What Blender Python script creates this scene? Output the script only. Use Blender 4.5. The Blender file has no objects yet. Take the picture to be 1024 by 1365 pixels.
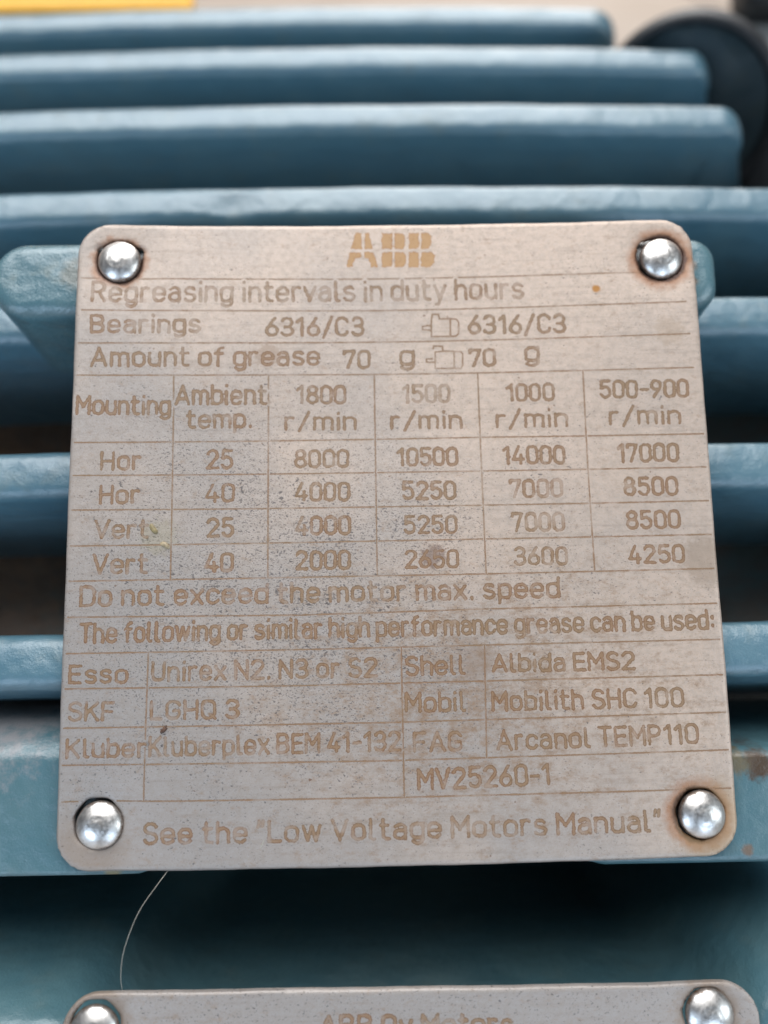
import bpy, math, random
import numpy as np
from mathutils import Matrix, Vector
random.seed(5); rng = np.random.RandomState(7)
R_ = math.radians
scene = bpy.context.scene
scene.unit_settings.scale_length = 0.01      # one unit is one centimetre

# ---- frame of the data plate (x right, y up the plate, z out of it) -> world
TILT = R_(52.7)
HEIGHT = 75.0
M = Matrix(((1, 0, 0, 0),
            (0, math.sin(TILT), -math.cos(TILT), 0),
            (0, math.cos(TILT), math.sin(TILT), HEIGHT),
            (0, 0, 0, 1)))
def W(p): return M @ Vector(p)
def WD(p): return M.to_3x3() @ Vector(p)

# ---- camera
cam_d = bpy.data.cameras.new('camera'); cam = bpy.data.objects.new('camera', cam_d)
scene.collection.objects.link(cam); scene.camera = cam
fwd = WD((0.01773821, 0.1341323, -0.99080466)); right = WD((0.99971216, -0.01838958, 0.01540815)); up = -WD((-0.01615376, -0.99079279, -0.13441989))
pos = W((-0.33884304, -1.37042135, 11.4694889))
cam.matrix_world = Matrix(((right.x, up.x, -fwd.x, pos.x), (right.y, up.y, -fwd.y, pos.y), (right.z, up.z, -fwd.z, pos.z), (0, 0, 0, 1)))
cam_d.sensor_fit = 'VERTICAL'; cam_d.lens = 50; cam_d.sensor_height = 50 * 1365 / 1000
cam_d.clip_start = 0.1; cam_d.clip_end = 60000
cam_d.dof.use_dof = True; cam_d.dof.focus_distance = 11.3; cam_d.dof.aperture_fstop = 0.130

# ---- light: an indoor photograph, lit from overhead and by three bright openings behind the photographer
wd = bpy.data.worlds.new('World'); scene.world = wd; wd.use_nodes = True
bg = wd.node_tree.nodes['Background']; bg.inputs[0].default_value = (0.90, 0.93, 1.0, 1); bg.inputs[1].default_value = 0.10
def area(name, loc, target, sx, sy, radiance, col):
    l = bpy.data.lights.new(name, 'AREA'); o = bpy.data.objects.new(name, l); scene.collection.objects.link(o)
    l.shape = 'RECTANGLE'; l.size = sx; l.size_y = sy; l.energy = radiance * math.pi * sx * sy; l.color = col
    o.location = loc; o.rotation_euler = (Vector(loc) - Vector(target)).to_track_quat('Z', 'Y').to_euler(); return o
TG = (0, 0, HEIGHT)
area('skylight', (-20, 85, 335), TG, 310, 260, 5.6, (0.96, 0.98, 1.0))
area('far_floor_fill', (150, 900, 560), (150, 900, 0), 560, 560, 9.0, (1.0, 0.97, 0.93))  # lamp added to brighten the far floor
area('window_a', (-190, -260, 112), TG, 140, 150, 5.2, (0.60, 0.78, 1.0))
area('window_b', (110, -320, 95), TG, 140, 150, 5.2, (0.60, 0.78, 1.0))
area('window_c', (270, -150, 190), TG, 140, 150, 5.2, (0.80, 0.92, 1.0))
vs = scene.view_settings; vs.view_transform = 'Standard'; vs.look = 'None'; vs.exposure = 0.0; vs.gamma = 1.0

# =====================================================================  helpers
def link(o, parent=None):
    scene.collection.objects.link(o)
    if parent is not None: o.parent = parent
    return o
def mesh_obj(name, V, F, mat, parent=None, smooth=True, local=False, attrs=None):
    me = bpy.data.meshes.new(name)
    V = np.asarray(V, float)
    if isinstance(F, np.ndarray):
        n = F.shape[1]; me.vertices.add(len(V)); me.vertices.foreach_set('co', V.ravel())
        me.loops.add(F.size); me.loops.foreach_set('vertex_index', F.ravel().astype(np.int32))
        me.polygons.add(len(F)); me.polygons.foreach_set('loop_start', (np.arange(len(F)) * n).astype(np.int32))
        me.update(calc_edges=True)
    else:
        me.from_pydata(V.tolist(), [], F)
    me.validate()
    me.polygons.foreach_set('use_smooth', [smooth] * len(me.polygons))
    if attrs:
        for k, a in attrs.items():
            at = me.attributes.new(k, 'FLOAT', 'POINT'); at.data.foreach_set('value', np.asarray(a, np.float32))
    me.materials.append(mat)
    o = bpy.data.objects.new(name, me); link(o, parent)
    return o
def root(name, label, cat, group=None, loc=(0, 0, 0), kind=None):
    o = bpy.data.objects.new(name, None); link(o); o.empty_display_size = 0.5
    o.matrix_world = M @ Matrix.Translation(loc)
    o['label'] = label; o['category'] = cat
    if group: o['group'] = group
    return o

# ---- node helpers
class NT:
    def __init__(s, name):
        s.m = bpy.data.materials.new(name); s.m.use_nodes = True; s.t = s.m.node_tree
        s.b = s.t.nodes['Principled BSDF']; s.out = s.t.nodes['Material Output']
        s.tc = s.t.nodes.new('ShaderNodeTexCoord')
    def n(s, typ, **k):
        q = s.t.nodes.new(typ)
        for a, v in k.items(): setattr(q, a, v)
        return q
    def l(s, a, b): s.t.links.new(a, b)
    def put(s, sock, v):
        if hasattr(v, 'is_output') or isinstance(v, bpy.types.NodeSocket): s.l(v, sock)
        else: sock.default_value = v
    def math(s, op, a, b=0.0, c=None, clamp=False):
        q = s.n('ShaderNodeMath', operation=op, use_clamp=clamp); s.put(q.inputs[0], a); s.put(q.inputs[1], b)
        if c is not None: s.put(q.inputs[2], c)
        return q.outputs[0]
    def ss(s, v, a, b, lo=0.0, hi=1.0):
        q = s.n('ShaderNodeMapRange', interpolation_type='SMOOTHSTEP'); s.put(q.inputs[0], v)
        q.inputs[1].default_value = a; q.inputs[2].default_value = b; q.inputs[3].default_value = lo; q.inputs[4].default_value = hi
        return q.outputs[0]
    def noise(s, scale, detail=4, rough=0.55, off=(0, 0, 0), stretch=(1, 1, 1), rot=0.0, dist=0.0):
        mp = s.n('ShaderNodeMapping'); s.l(s.tc.outputs['Object'], mp.inputs[0]); mp.inputs['Location'].default_value = off
        mp.inputs['Scale'].default_value = stretch; mp.inputs['Rotation'].default_value = (0, 0, rot)
        q = s.n('ShaderNodeTexNoise'); s.l(mp.outputs[0], q.inputs['Vector']); q.inputs['Scale'].default_value = scale
        q.inputs['Detail'].default_value = detail; q.inputs['Roughness'].default_value = rough; q.inputs['Distortion'].default_value = dist
        return q.outputs[0]
    def mix(s, f, a, b):
        q = s.n('ShaderNodeMix', data_type='RGBA'); s.put(q.inputs[0], f); s.put(q.inputs[6], a); s.put(q.inputs[7], b)
        return q.outputs[2]
    def bump(s, h, strength, dist, prev=None):
        q = s.n('ShaderNodeBump'); s.l(h, q.inputs['Height']); q.inputs['Strength'].default_value = strength; q.inputs['Distance'].default_value = dist
        if prev is not None: s.l(prev, q.inputs['Normal'])
        return q.outputs[0]
    def dist2(s, x, y, sx=1.0, sy=1.0):
        """distance in the plate plane from the point x, y"""
        sep = s.sep(); dx = s.math('MULTIPLY', s.math('SUBTRACT', sep[0], x), sx); dy = s.math('MULTIPLY', s.math('SUBTRACT', sep[1], y), sy)
        return s.math('SQRT', s.math('ADD', s.math('MULTIPLY', dx, dx), s.math('MULTIPLY', dy, dy)))
    def sep(s):
        if not hasattr(s, '_s'):
            q = s.n('ShaderNodeSeparateXYZ'); s.l(s.tc.outputs['Object'], q.inputs[0]); s._s = q.outputs
        return s._s
def C(r, g, b): return (r, g, b, 1.0)

def paint(name, base=C(0.068, 0.154, 0.204), dust=0.0, rough=0.34, stains_and_shade=(), grime=0.25, coat=0.8):
    m = NT(name)
    n1 = m.noise(0.9, 4); n2 = m.noise(14, 5, 0.6, (3, 1, 2))
    col = m.mix(m.ss(n1, 0.3, 0.7), base, C(base[0] * 1.25, base[1] * 1.1, base[2] * 1.04))
    speck = m.ss(m.noise(30, 2, 0.5, (9, 0, 4)), 0.70, 0.76)
    col = m.mix(m.math('MULTIPLY', speck, 0.35), col, C(0.06, 0.07, 0.06))
    dn = m.ss(m.noise(1.6, 6, 0.65, (5, 5, 5)), 0.52, 0.75)
    col = m.mix(m.math('MULTIPLY', dn, grime), col, C(0.17, 0.17, 0.12))
    for (x, y, r, c, k) in stains_and_shade:
        d = m.math('ADD', m.dist2(x, y), m.math('MULTIPLY', m.math('SUBTRACT', m.noise(4, 5, 0.7, (x, y, 0)), 0.5), r * 1.6))
        f = m.ss(d, r, r * 0.35)
        col = m.mix(m.math('MULTIPLY', f, k), col, c)
    if dust:
        f = m.ss(m.noise(0.8, 7, 0.7, (1, 8, 3), stretch=(0.5, 1, 1)), 0.3, 0.62)
        col = m.mix(m.math('MULTIPLY', f, dust), col, C(0.10, 0.06, 0.04))
    m.l(col, m.b.inputs['Base Color'])
    rr = m.math('ADD', rough, m.math('MULTIPLY', m.math('SUBTRACT', n2, 0.5), 0.3)); rr = m.math('ADD', rr, m.math('MULTIPLY', dn, 0.15 + dust * 0.4))
    m.l(rr, m.b.inputs['Roughness'])
    b = m.bump(m.noise(1.3, 2, 0.5), 0.25, 0.3); b = m.bump(m.noise(5.0, 4, 0.6), 0.3, 0.05, b); b = m.bump(m.noise(30, 4, 0.65, (2, 2, 2)), 0.45, 0.014, b)
    m.l(b, m.b.inputs['Normal'])
    m.b.inputs['Specular IOR Level'].default_value = 0.6
    m.b.inputs['Coat Weight'].default_value = coat; m.b.inputs['Coat Roughness'].default_value = 0.28; m.l(b, m.b.inputs['Coat Normal'])
    return m.m

RIV = [(-4.33, 4.335), (4.47, 4.292), (-4.364, -4.354), (4.467, -4.386)]
def steel(name, ink=False, second=False, ic=(C(0.150, 0.080, 0.030), C(0.165, 0.066, 0.020)), ragged=1.9, core=C(0.28, 0.175, 0.10)):
    """etched stainless plate: grain, specks, rust haloes; with ink=True the rusty etching on top of the same surface"""
    m = NT(name); x, y, z = m.sep()[0], m.sep()[1], m.sep()[2]
    cloud = m.noise(0.35, 3, 0.5, (2.3, 7.1, 0)); fine = m.noise(9, 6, 0.7); grain = m.noise(60, 3, 0.7)
    # warm dusty tone; its fade to grey at lower left paints in reflections
    g = m.math('ADD', m.math('MULTIPLY', x, 0.055), m.math('MULTIPLY', y, 0.05)); g = m.math('ADD', g, m.math('MULTIPLY', m.math('SUBTRACT', cloud, 0.5), 1.2))
    warm = m.ss(g, -0.45, 0.35)
    if second: warm = 0.0
    col = m.mix(warm, C(0.34, 0.30, 0.275), C(0.56, 0.425, 0.335))
    col = m.mix(m.ss(fine, 0.35, 0.75, 0.0, 0.45), col, C(0.27, 0.215, 0.17))
    col = m.mix(m.ss(grain, 0.35, 0.75, 0.0, 0.30), col, C(0.48, 0.46, 0.45))
    # fine rusty wash
    wash = m.math('ADD', m.ss(m.math('ADD', m.noise(4.5, 9, 0.8, (4, 4, 1), stretch=(1.0, 1.6, 1)), m.ss(m.dist2(1.2, -2.6, 0.55, 1.0), 3.0, 0.3, -0.04, 0.08)), 0.48, 0.74, 0.0, 0.85), 0.0)
    col = m.mix(wash, col, C(0.27, 0.165, 0.095))
    streak = m.noise(7, 4, 0.6, (0, 3, 7), stretch=(0.12, 2.2, 1), rot=0.03); col = m.mix(m.ss(streak, 0.5, 0.8, 0.0, 0.35), col, C(0.25, 0.20, 0.16))
    # dark specks, dense left of the middle
    dens = m.math('ADD', m.ss(m.dist2(-1.6, -0.9, 0.8, 1.0), 5.0, 0.5, 0.0, 0.085), m.math('MULTIPLY', m.math('SUBTRACT', m.noise(0.8, 4, 0.6, (8, 3, 0)), 0.5), 0.16))
    if second: dens = 0.03
    s1 = m.noise(15, 2, 0.5, (1, 1, 0), stretch=(1, 1.5, 1), rot=0.6)
    k1 = m.ss(m.math('ADD', s1, dens), 0.71, 0.77)
    s2 = m.noise(32, 2, 0.5, (5, 1, 0), stretch=(1, 1.3, 1), rot=-0.5)
    k2 = m.ss(m.math('ADD', s2, m.math('MULTIPLY', dens, 1.2)), 0.645, 0.75)
    spk = m.math('MAXIMUM', k1, m.math('MULTIPLY', k2, 0.8))
    col = m.mix(m.math('MULTIPLY', spk, 0.72), col, C(0.05, 0.045, 0.048))
    s3 = m.ss(m.noise(11, 2, 0.5, (2, 9, 0)), 0.745, 0.78); col = m.mix(m.math('MULTIPLY', s3, 0.75), col, C(0.14, 0.065, 0.035))
    rusts = [] if second else [
        (RIV[0][0], RIV[0][1], 0.37, 0.50, 0.85, 0), (RIV[1][0], RIV[1][1], 0.40, 0.60, 1.0, 0), (RIV[3][0] - 0.05, RIV[3][1], 0.39, 0.60, 1.0, 0),
        (RIV[3][0] + 0.25, RIV[3][1] - 0.15, 0.35, 0.85, 0.55, 1), (RIV[2][0] - 0.2, RIV[2][1] - 0.45, 0.3, 0.85, 0.5, 2)]
    if second: rusts = [(-4.34, -6.986, 0.37, 0.6, 0.8, 2), (4.366, -7.106, 0.37, 0.55, 0.8, 2)]
    wob = m.math('MULTIPLY', m.math('SUBTRACT', m.noise(5, 5, 0.7, (6, 2, 0)), 0.5), 0.30)
    for (cx, cy, r0, r1, k, t) in rusts:
        f = m.ss(m.math('ADD', m.dist2(cx, cy), wob), r1, r0)
        c = (C(0.32, 0.13, 0.05), C(0.42, 0.27, 0.13), C(0.26, 0.19, 0.14))[t]
        col = m.mix(m.math('MULTIPLY', f, k * 0.80), col, c)
        if t == 0:
            f = m.ss(m.math('ADD', m.dist2(cx, cy), m.math('MULTIPLY', wob, 0.4)), r0 + 0.05, r0 - 0.02)
            col = m.mix(f, col, C(0.07, 0.03, 0.018))
    rough = m.math('ADD', 0.46, m.math('MULTIPLY', m.math('SUBTRACT', grain, 0.5), 0.3))
    metal = 0.25
    if not second:
        # orange spot, dark blob, greenish-yellow smear, brown scuffs on the right edge
        for (cx, cy, r, c, k) in ((3.385, 3.80, 0.085, C(0.38, 0.17, 0.04), 1.0), (-3.60, -0.15, 0.35, C(0.32, 0.28, 0.17), 0.32), (4.83, -0.65, 0.5, C(0.30, 0.22, 0.16), 0.55),
                                  (0.62, -0.52, 0.24, C(0.14, 0.08, 0.06), 0.55), (-1.95, 2.75, 0.25, C(0.28, 0.19, 0.13), 0.5), (1.2, -2.1, 0.35, C(0.25, 0.17, 0.12), 0.4), (4.5, 3.05, 0.3, C(0.36, 0.26, 0.18), 0.4)):
            f = m.ss(m.math('ADD', m.dist2(cx, cy), m.math('MULTIPLY', m.math('SUBTRACT', m.noise(12, 4, 0.7, (cx, cy, 0)), 0.5), min(r * 2.2, 0.5) if r > 0.1 else 0.04)), r, r * 0.5)
            col = m.mix(m.math('MULTIPLY', f, k), col, c)
    bh = m.math('ADD', m.math('MULTIPLY', grain, 0.6), m.math('MULTIPLY', spk, -0.8)); 
    nrm = m.bump(fine, 0.25, 0.03); nrm = m.bump(bh, 0.35, 0.008, nrm)
    if ink:
        a = m.n('ShaderNodeAttribute', attribute_name='ink'); d = a.outputs['Fac']
        a2 = m.n('ShaderNodeAttribute', attribute_name='fade'); fd = a2.outputs['Fac']
        rag = m.math('ADD', m.math('MULTIPLY', m.math('SUBTRACT', m.noise(26, 5, 0.75, (3, 3, 3)), 0.5), ragged), m.math('MULTIPLY', m.math('SUBTRACT', m.noise(9, 4, 0.7, (6, 3, 1)), 0.5), ragged))
        dd = m.math('ADD', d, rag)
        cover = m.ss(dd, 1.30, 0.92)
        rim = m.math('MULTIPLY', m.ss(dd, 0.35, 0.85), cover)
        wear = m.ss(m.math('ADD', m.math('ADD', m.noise(1.7, 5, 0.7, (7, 1, 5)), m.math('MULTIPLY', m.math('SUBTRACT', m.noise(5, 3, 0.6, (1, 7, 2)), 0.5), 1.1)), m.math('SUBTRACT', fd, 0.5)), 0.24, 0.52, 0.55, 1.0)
        inkc = m.mix(m.ss(m.noise(1.1, 4, 0.6, (1, 5, 9)), 0.35, 0.65), ic[0], ic[1])
        inkc = m.mix(m.math('MULTIPLY', m.math('SUBTRACT', 1.0, rim), 0.75), inkc, core)
        col = m.mix(m.math('MULTIPLY', m.math('MULTIPLY', cover, wear), 0.92), col, inkc)
        nrm = m.bump(m.math('MULTIPLY', cover, -1.0), 0.15, 0.006, nrm)
        metal = m.math('SUBTRACT', 0.25, m.math('MULTIPLY', cover, 0.2))
    m.l(col, m.b.inputs['Base Color']); m.put(m.b.inputs['Metallic'], metal); m.l(rough, m.b.inputs['Roughness']); m.l(nrm, m.b.inputs['Normal'])
    return m.m

def plain(name, col, rough=0.5, metal=0.0, var=0.25, scale=3.0, bump=0.2, bd=0.02):
    m = NT(name); n1 = m.noise(scale, 5, 0.6)
    c = m.mix(m.ss(n1, 0.3, 0.7), C(*[v * (1 - var) for v in col]), C(*[min(v * (1 + var), 1) for v in col]))
    m.l(c, m.b.inputs['Base Color']); m.b.inputs['Metallic'].default_value = metal
    m.l(m.math('ADD', rough, m.math('MULTIPLY', m.math('SUBTRACT', m.noise(scale * 6, 3), 0.5), 0.2)), m.b.inputs['Roughness'])
    m.l(m.bump(m.noise(scale * 8, 4), bump, bd), m.b.inputs['Normal'])
    return m.m

RUST = C(0.10, 0.055, 0.025)
MAT_PAINT = paint('blue_green_enamel')
MAT_PAD = paint('enamel_on_bosses', base=C(0.073, 0.158, 0.188), rough=0.26, grime=0.4, stains_and_shade=((-4.33, 4.335, 0.62, C(0.03, 0.015, 0.008), 1.0), (4.42, 4.35, 0.62, C(0.035, 0.016, 0.008), 1.0), (-5.05, 4.2, 0.35, C(0.16, 0.12, 0.06), 0.5), (5.02, 4.25, 0.14, C(0.17, 0.085, 0.03), 0.8), (5.03, 3.95, 0.13, C(0.17, 0.085, 0.03), 0.8)))  # near-black rust at the rivets also paints shade into the hole gaps
MAT_LOW = paint('enamel_below_plate', base=C(0.060, 0.138, 0.165), rough=0.36, coat=0.4, dust=0.0, grime=0.18, stains_and_shade=((-4.4, -4.3, 0.62, C(0.02, 0.014, 0.010), 1.0), (4.44, -4.38, 0.62, C(0.03, 0.015, 0.008), 1.0), (5.45, -3.72, 0.33, C(0.06, 0.035, 0.018), 1.0), (5.1, -3.7, 0.3, C(0.13, 0.10, 0.05), 0.9), (-4.2, -5.0, 0.15, C(0.24, 0.19, 0.08), 0.8), (-6.3, -2.4, 1.65, C(0.24, 0.235, 0.24), 0.95), (5.2, -4.95, 0.12, C(0.16, 0.09, 0.05), 0.8)))  # dark discs at the rivets: rust with the gap shade painted in
MAT_BARREL = paint('dusty_enamel', base=C(0.05, 0.10, 0.11), rough=0.6, dust=0.85, coat=0.1, stains_and_shade=((-8.5, 1.2, 3.6, C(0.34, 0.17, 0.09), 0.95), (-8.0, -1.0, 2.5, C(0.20, 0.12, 0.075), 0.8)))
MAT_STEEL = steel('stainless_plate'); MAT_INK = steel('rusty_etching', ink=True)
MAT_LOGO = steel('orange_etching', ink=True, ic=(C(0.34, 0.155, 0.045), C(0.30, 0.125, 0.035)), ragged=3.2, core=C(0.44, 0.25, 0.10))
MAT_STEEL2 = steel('stainless_plate_lower', second=True); MAT_INK2 = steel('rusty_etching_lower', ink=True, second=True)
def rivet_metal():
    m = NT('dull_rivet'); r = m.math('ADD', m.dist2(0, 0), m.math('MULTIPLY', m.math('SUBTRACT', m.noise(9, 4, 0.7), 0.5), 0.12))
    c = m.mix(m.ss(m.noise(6, 4, 0.6), 0.35, 0.7), C(0.78, 0.75, 0.72), C(0.60, 0.57, 0.54)); c = m.mix(m.ss(m.noise(40, 3), 0.68, 0.76, 0, 0.5), c, C(0.15, 0.12, 0.10))
    c = m.mix(m.ss(r, 0.30, 0.36), c, C(0.10, 0.055, 0.03)); m.l(c, m.b.inputs['Base Color'])
    m.l(m.ss(r, 0.36, 0.32, 0.35, 1.0), m.b.inputs['Metallic']); m.l(m.ss(m.noise(20, 4, 0.7), 0.3, 0.7, 0.30, 0.46), m.b.inputs['Roughness'])
    m.l(m.bump(m.noise(7, 4, 0.6), 0.22, 0.02), m.b.inputs['Normal']); return m.m
MAT_RIVET = rivet_metal()
MAT_BLACK = plain('black_rubber', (0.010, 0.011, 0.013), 0.5, 0.0, 0.3, 3.0)

# =====================================================================  setting
def sheet(name, x0, x1, y0, y1, z, mat, label=None):
    o = mesh_obj(name, [(x0, y0, z), (x1, y0, z), (x1, y1, z), (x0, y1, z)], [(0, 1, 2, 3)], mat, smooth=False); o['kind'] = 'structure'; return o
m = NT('beige_concrete')
c = m.mix(m.ss(m.noise(0.02, 6, 0.6), 0.3, 0.7), C(0.52, 0.43, 0.36), C(0.62, 0.53, 0.46)); c = m.mix(m.ss(m.noise(0.6, 6, 0.7), 0.45, 0.8, 0, 0.4), c, C(0.36, 0.30, 0.25))
m.l(c, m.b.inputs['Base Color']); m.b.inputs['Roughness'].default_value = 0.8; m.l(m.bump(m.noise(1.5, 6), 0.3, 0.2), m.b.inputs['Normal'])
sheet('ground', -30000, 30000, -30000, 30000, 0, m.m)
sheet('floor_joint', 168, 171, -300, 3000, 0.4, plain('joint_filler', (0.16, 0.12, 0.10), 0.9))

# =====================================================================  motor housing
U = np.array([0, 0.1719964, 0.98509758]); L = np.array([0, 0.98509758, -0.1719964])   # up the fins / across the fins
def LH(x, l, h): return np.array([x, 0, 0]) + L * l + U * h
motor = root('electric_motor', 'blue green painted electric motor with long horizontal cooling fins behind the nameplates', 'electric motor')
TIPS = [(-10.9, -1.9), (-7.7, -1.1), (-4.57, -0.80), (-1.497, -0.537), (1.55, -0.537), (4.601, -0.839), (7.676, -1.523), (10.823, -2.509), (13.794, -3.588), (16.859, -4.922), (19.9, -6.6), (22.8, -9.0)]
XEND = {3: 7.6, 4: 7.8, 5: 8.0, 6: 9.3, 7: 8.62, 8: 8.75, 9: 7.05}
tl = np.array([t[0] for t in TIPS]); th = np.array([t[1] for t in TIPS])
FIN_H = 3.75
def make_fin(l_far, h, xe, bow=0.0, dents=()):
    w = 0.86; rc = 0.85; rb = 0.25; lc = l_far - w / 2
    # path of the outer edge: origin points, inward direction, inner length
    path = []
    xs = np.linspace(-14.0, xe - rc, 110)
    for x in xs: path.append((x, 0.0, 0.0, -1.0, FIN_H, x))
    for k in range(1, 13):
        a = math.pi / 2 * (1 - k / 12); path.append((xe - rc + rc * math.cos(a), -rc + rc * math.sin(a), -math.cos(a), -math.sin(a), rc - 0.02, xe))
    for q in np.linspace(rc, FIN_H, 8)[1:]: path.append((xe + 0.5 * (q - rc), -q, -1.0, 0.0, rc - 0.02 + 0.5 * (q - rc), xe))
    # cross-section: (depth inward, side offset), front base -> tip -> back base
    sec = [(1.0, -w / 2 - 0.06), ('r', 0.65, -w / 2 - 0.06), ('r', 0.35, -w / 2 - 0.025)]
    for k in range(0, 7):
        a = math.pi / 2 * k / 6; sec.append(('r', rb - rb * math.sin(a), -(w / 2 - rb) - rb * math.cos(a)))
    sec += [('r', -0.012, 0.0)]
    for k in range(6, -1, -1):
        a = math.pi / 2 * k / 6; sec.append(('r', rb - rb * math.sin(a), (w / 2 - rb) + rb * math.cos(a)))
    sec += [('r', 0.35, w / 2 + 0.025), ('r', 0.65, w / 2 + 0.06), (1.0, w / 2 + 0.06)]
    V = []; ns = len(sec)
    for (px, ph, dx, dh, ln, xx) in path:
        wob = 0.008 * math.sin(px * 1.3 + l_far) + 0.004 * math.sin(px * 3.7 + 2 * l_far)
        b = bow * (1 - (px / 7.0) ** 2) if ph > -0.01 else 0
        for s in sec:
            if s[0] == 'r': q, o = s[1], s[2]
            else: q, o = rb + s[0] * (ln - rb), s[1]
            dz = 0.0
            for (cx, r, dep) in dents:
                if s[0] == 'r' and o < 0.1: dz -= dep * math.exp(-((px - cx) / r) ** 2)
            V.append(LH(px + dx * q, lc + o + wob, h + b + ph + dh * q + dz))
    F = []
    for i in range(len(path) - 1):
        for j in range(ns - 1):
            a = i * ns + j; F.append((a, a + ns, a + ns + 1, a + 1))
    o = mesh_obj('cooling_fin', V, F, MAT_PAINT, motor)
    return o
for i, (l_, h_) in enumerate(TIPS):
    if i in (0, 1, 2): continue
    if i >= 10: continue
    make_fin(l_, h_, XEND.get(i, 9.2) if i > 5 else 9.25, 0.10 if i > 5 else 0.04, dents=((-3.1, 0.25, 0.10), (-2.75, 0.12, 0.06), (-3.6, 0.4, 0.04)) if i == 6 else ())
# barrel under the fins
bx0, bx1 = -14.0, 11.2
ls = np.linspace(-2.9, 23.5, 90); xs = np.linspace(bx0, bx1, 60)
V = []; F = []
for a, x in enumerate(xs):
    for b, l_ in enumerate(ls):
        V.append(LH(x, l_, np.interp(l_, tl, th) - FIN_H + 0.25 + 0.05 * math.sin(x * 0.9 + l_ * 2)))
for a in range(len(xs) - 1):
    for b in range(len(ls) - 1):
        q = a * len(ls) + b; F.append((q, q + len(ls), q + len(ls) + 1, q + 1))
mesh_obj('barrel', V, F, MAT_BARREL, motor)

# bosses behind the upper corners of the plate
def rrect(x0, x1, y0, y1, r, inset, n=10):
    out = []; r2 = max(r - inset, 0.02)
    for (cx, cy, a0) in ((x1 - r, y1 - r, 0), (x0 + r, y1 - r, 90), (x0 + r, y0 + r, 180), (x1 - r, y0 + r, 270)):
        for k in range(n + 1):
            a = R_(a0 + 90 * k / n); out.append((cx + r2 * math.cos(a), cy + r2 * math.sin(a)))
    return out
def boss(x0, x1, y0, y1, r, depth, bev=0.26):
    loops = []
    for k in range(7):
        a = math.pi / 2 * k / 6; loops.append([(p[0], p[1], -0.19 - bev * (1 - math.cos(a)) ) for p in rrect(x0, x1, y0, y1, r, bev * (1 - math.sin(a)))])
    for t in (0.3, 1.0):
        loops.append([tuple(np.array((p[0], p[1], -0.19 - bev)) - U * depth * t) for p in rrect(x0, x1, y0, y1, r, 0.0)])
    V = [p for lo in loops for p in lo]; n = len(loops[0]); F = [tuple(range(n))]
    for i in range(len(loops) - 1):
        for j in range(n): F.append((i * n + j, (i + 1) * n + j, (i + 1) * n + (j + 1) % n, i * n + (j + 1) % n))
    return mesh_obj('mounting_boss', V, F, MAT_PAD, motor)
boss(-6.52, -3.1, 3.50, 4.80, 0.62, 1.75)
boss(3.3, 5.50, 3.52, 4.78, 0.42, 1.75)

# casting below: two bosses, the hollow between them, and the shoulder that carries the lower plate
def smst(a, b, v):
    t = np.clip((v - a) / (b - a), 0, 1); return t * t * (3 - 2 * t)
def sdbox(x, y, cx, cy, hx, hy, r):
    qx = np.abs(x - cx) - hx + r; qy = np.abs(y - cy) - hy + r
    return np.hypot(np.maximum(qx, 0), np.maximum(qy, 0)) + np.minimum(np.maximum(qx, qy), 0) - r
def lower_z(x, y):
    z = np.full(x.shape, -7.5) 
    # floor rises towards the lower plate
    z = z + 0.9 * smst(-4.6, -5.7, y)


    # solid sides
    side = np.maximum(smst(4.7, 6.2, x), smst(-4.4, -6.8, x) * smst(-5.6, -7.2, y) * 0.6)
    z = z + (-1.0 - z) * side * smst(-4.6, -5.4, y)
    def plateau(d, wdt, top=-0.19): return lambda z: z + (top - z) * smst(wdt, 0, d)
    d = sdbox(x, y, -8.0, -4.27, 4.75, 0.82, 0.75); z = plateau(d, np.where(y > -4.2, 2.7, 0.5))(z)
    # bevelled slope above the left boss
    d = sdbox(x, y, 8.0, -4.35, 5.6, 0.76, 0.70); z = plateau(d, np.where(y > -4.2, 0.85, 0.5))(z)
    d = sdbox(x, y, 0.0, -12.1, 14.0, 4.3, 0.3); z = plateau(d, 0.8, -0.35)(z)  # full-width wall added to stop light leaking in under the lower plate
    d = sdbox(x, y, -7.4, -9.9, 2.9, 2.75, 0.7); z = plateau(d, 1.3)(z)
    d = sdbox(x, y, 8.5, -9.7, 3.3, 2.80, 0.7); z = plateau(d, 1.1)(z)
    z = z + 0.02 * np.sin(x * 2.1 + y) * np.cos(y * 1.7)
    return z
gx = np.linspace(-11, 11, 276); gy = np.linspace(-11.5, -2.0, 140)
X, Y = np.meshgrid(gx, gy); Z = lower_z(X, Y)
idx = np.arange(X.size).reshape(X.shape)
F = np.stack([idx[:-1, :-1], idx[:-1, 1:], idx[1:, 1:], idx[1:, :-1]], -1).reshape(-1, 4)
mesh_obj('lower_casting', np.stack([X, Y, Z], -1).reshape(-1, 3), F, MAT_LOW, motor)

# =====================================================================  plates
def zp(x, y):
    k = np.clip((y + 4.5) / 6.0, 0, 1)
    z = -(1 - (x / 5) ** 2) * (-0.08 + 0.23 * k)
    for (cx, cy), a, s in zip(RIV, (0.05, 0.05, 0.10, 0.05), (0.55, 0.5, 0.62, 0.5)):
        z = z - a * np.exp(-((x - cx) ** 2 + (y - cy) ** 2) / s ** 2)
    z = z + 0.012 * np.sin(x * 0.9 + 1) * np.cos(y * 1.1)
    return z
def zp2(x, y): return 0.0 * x - 0.0

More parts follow.
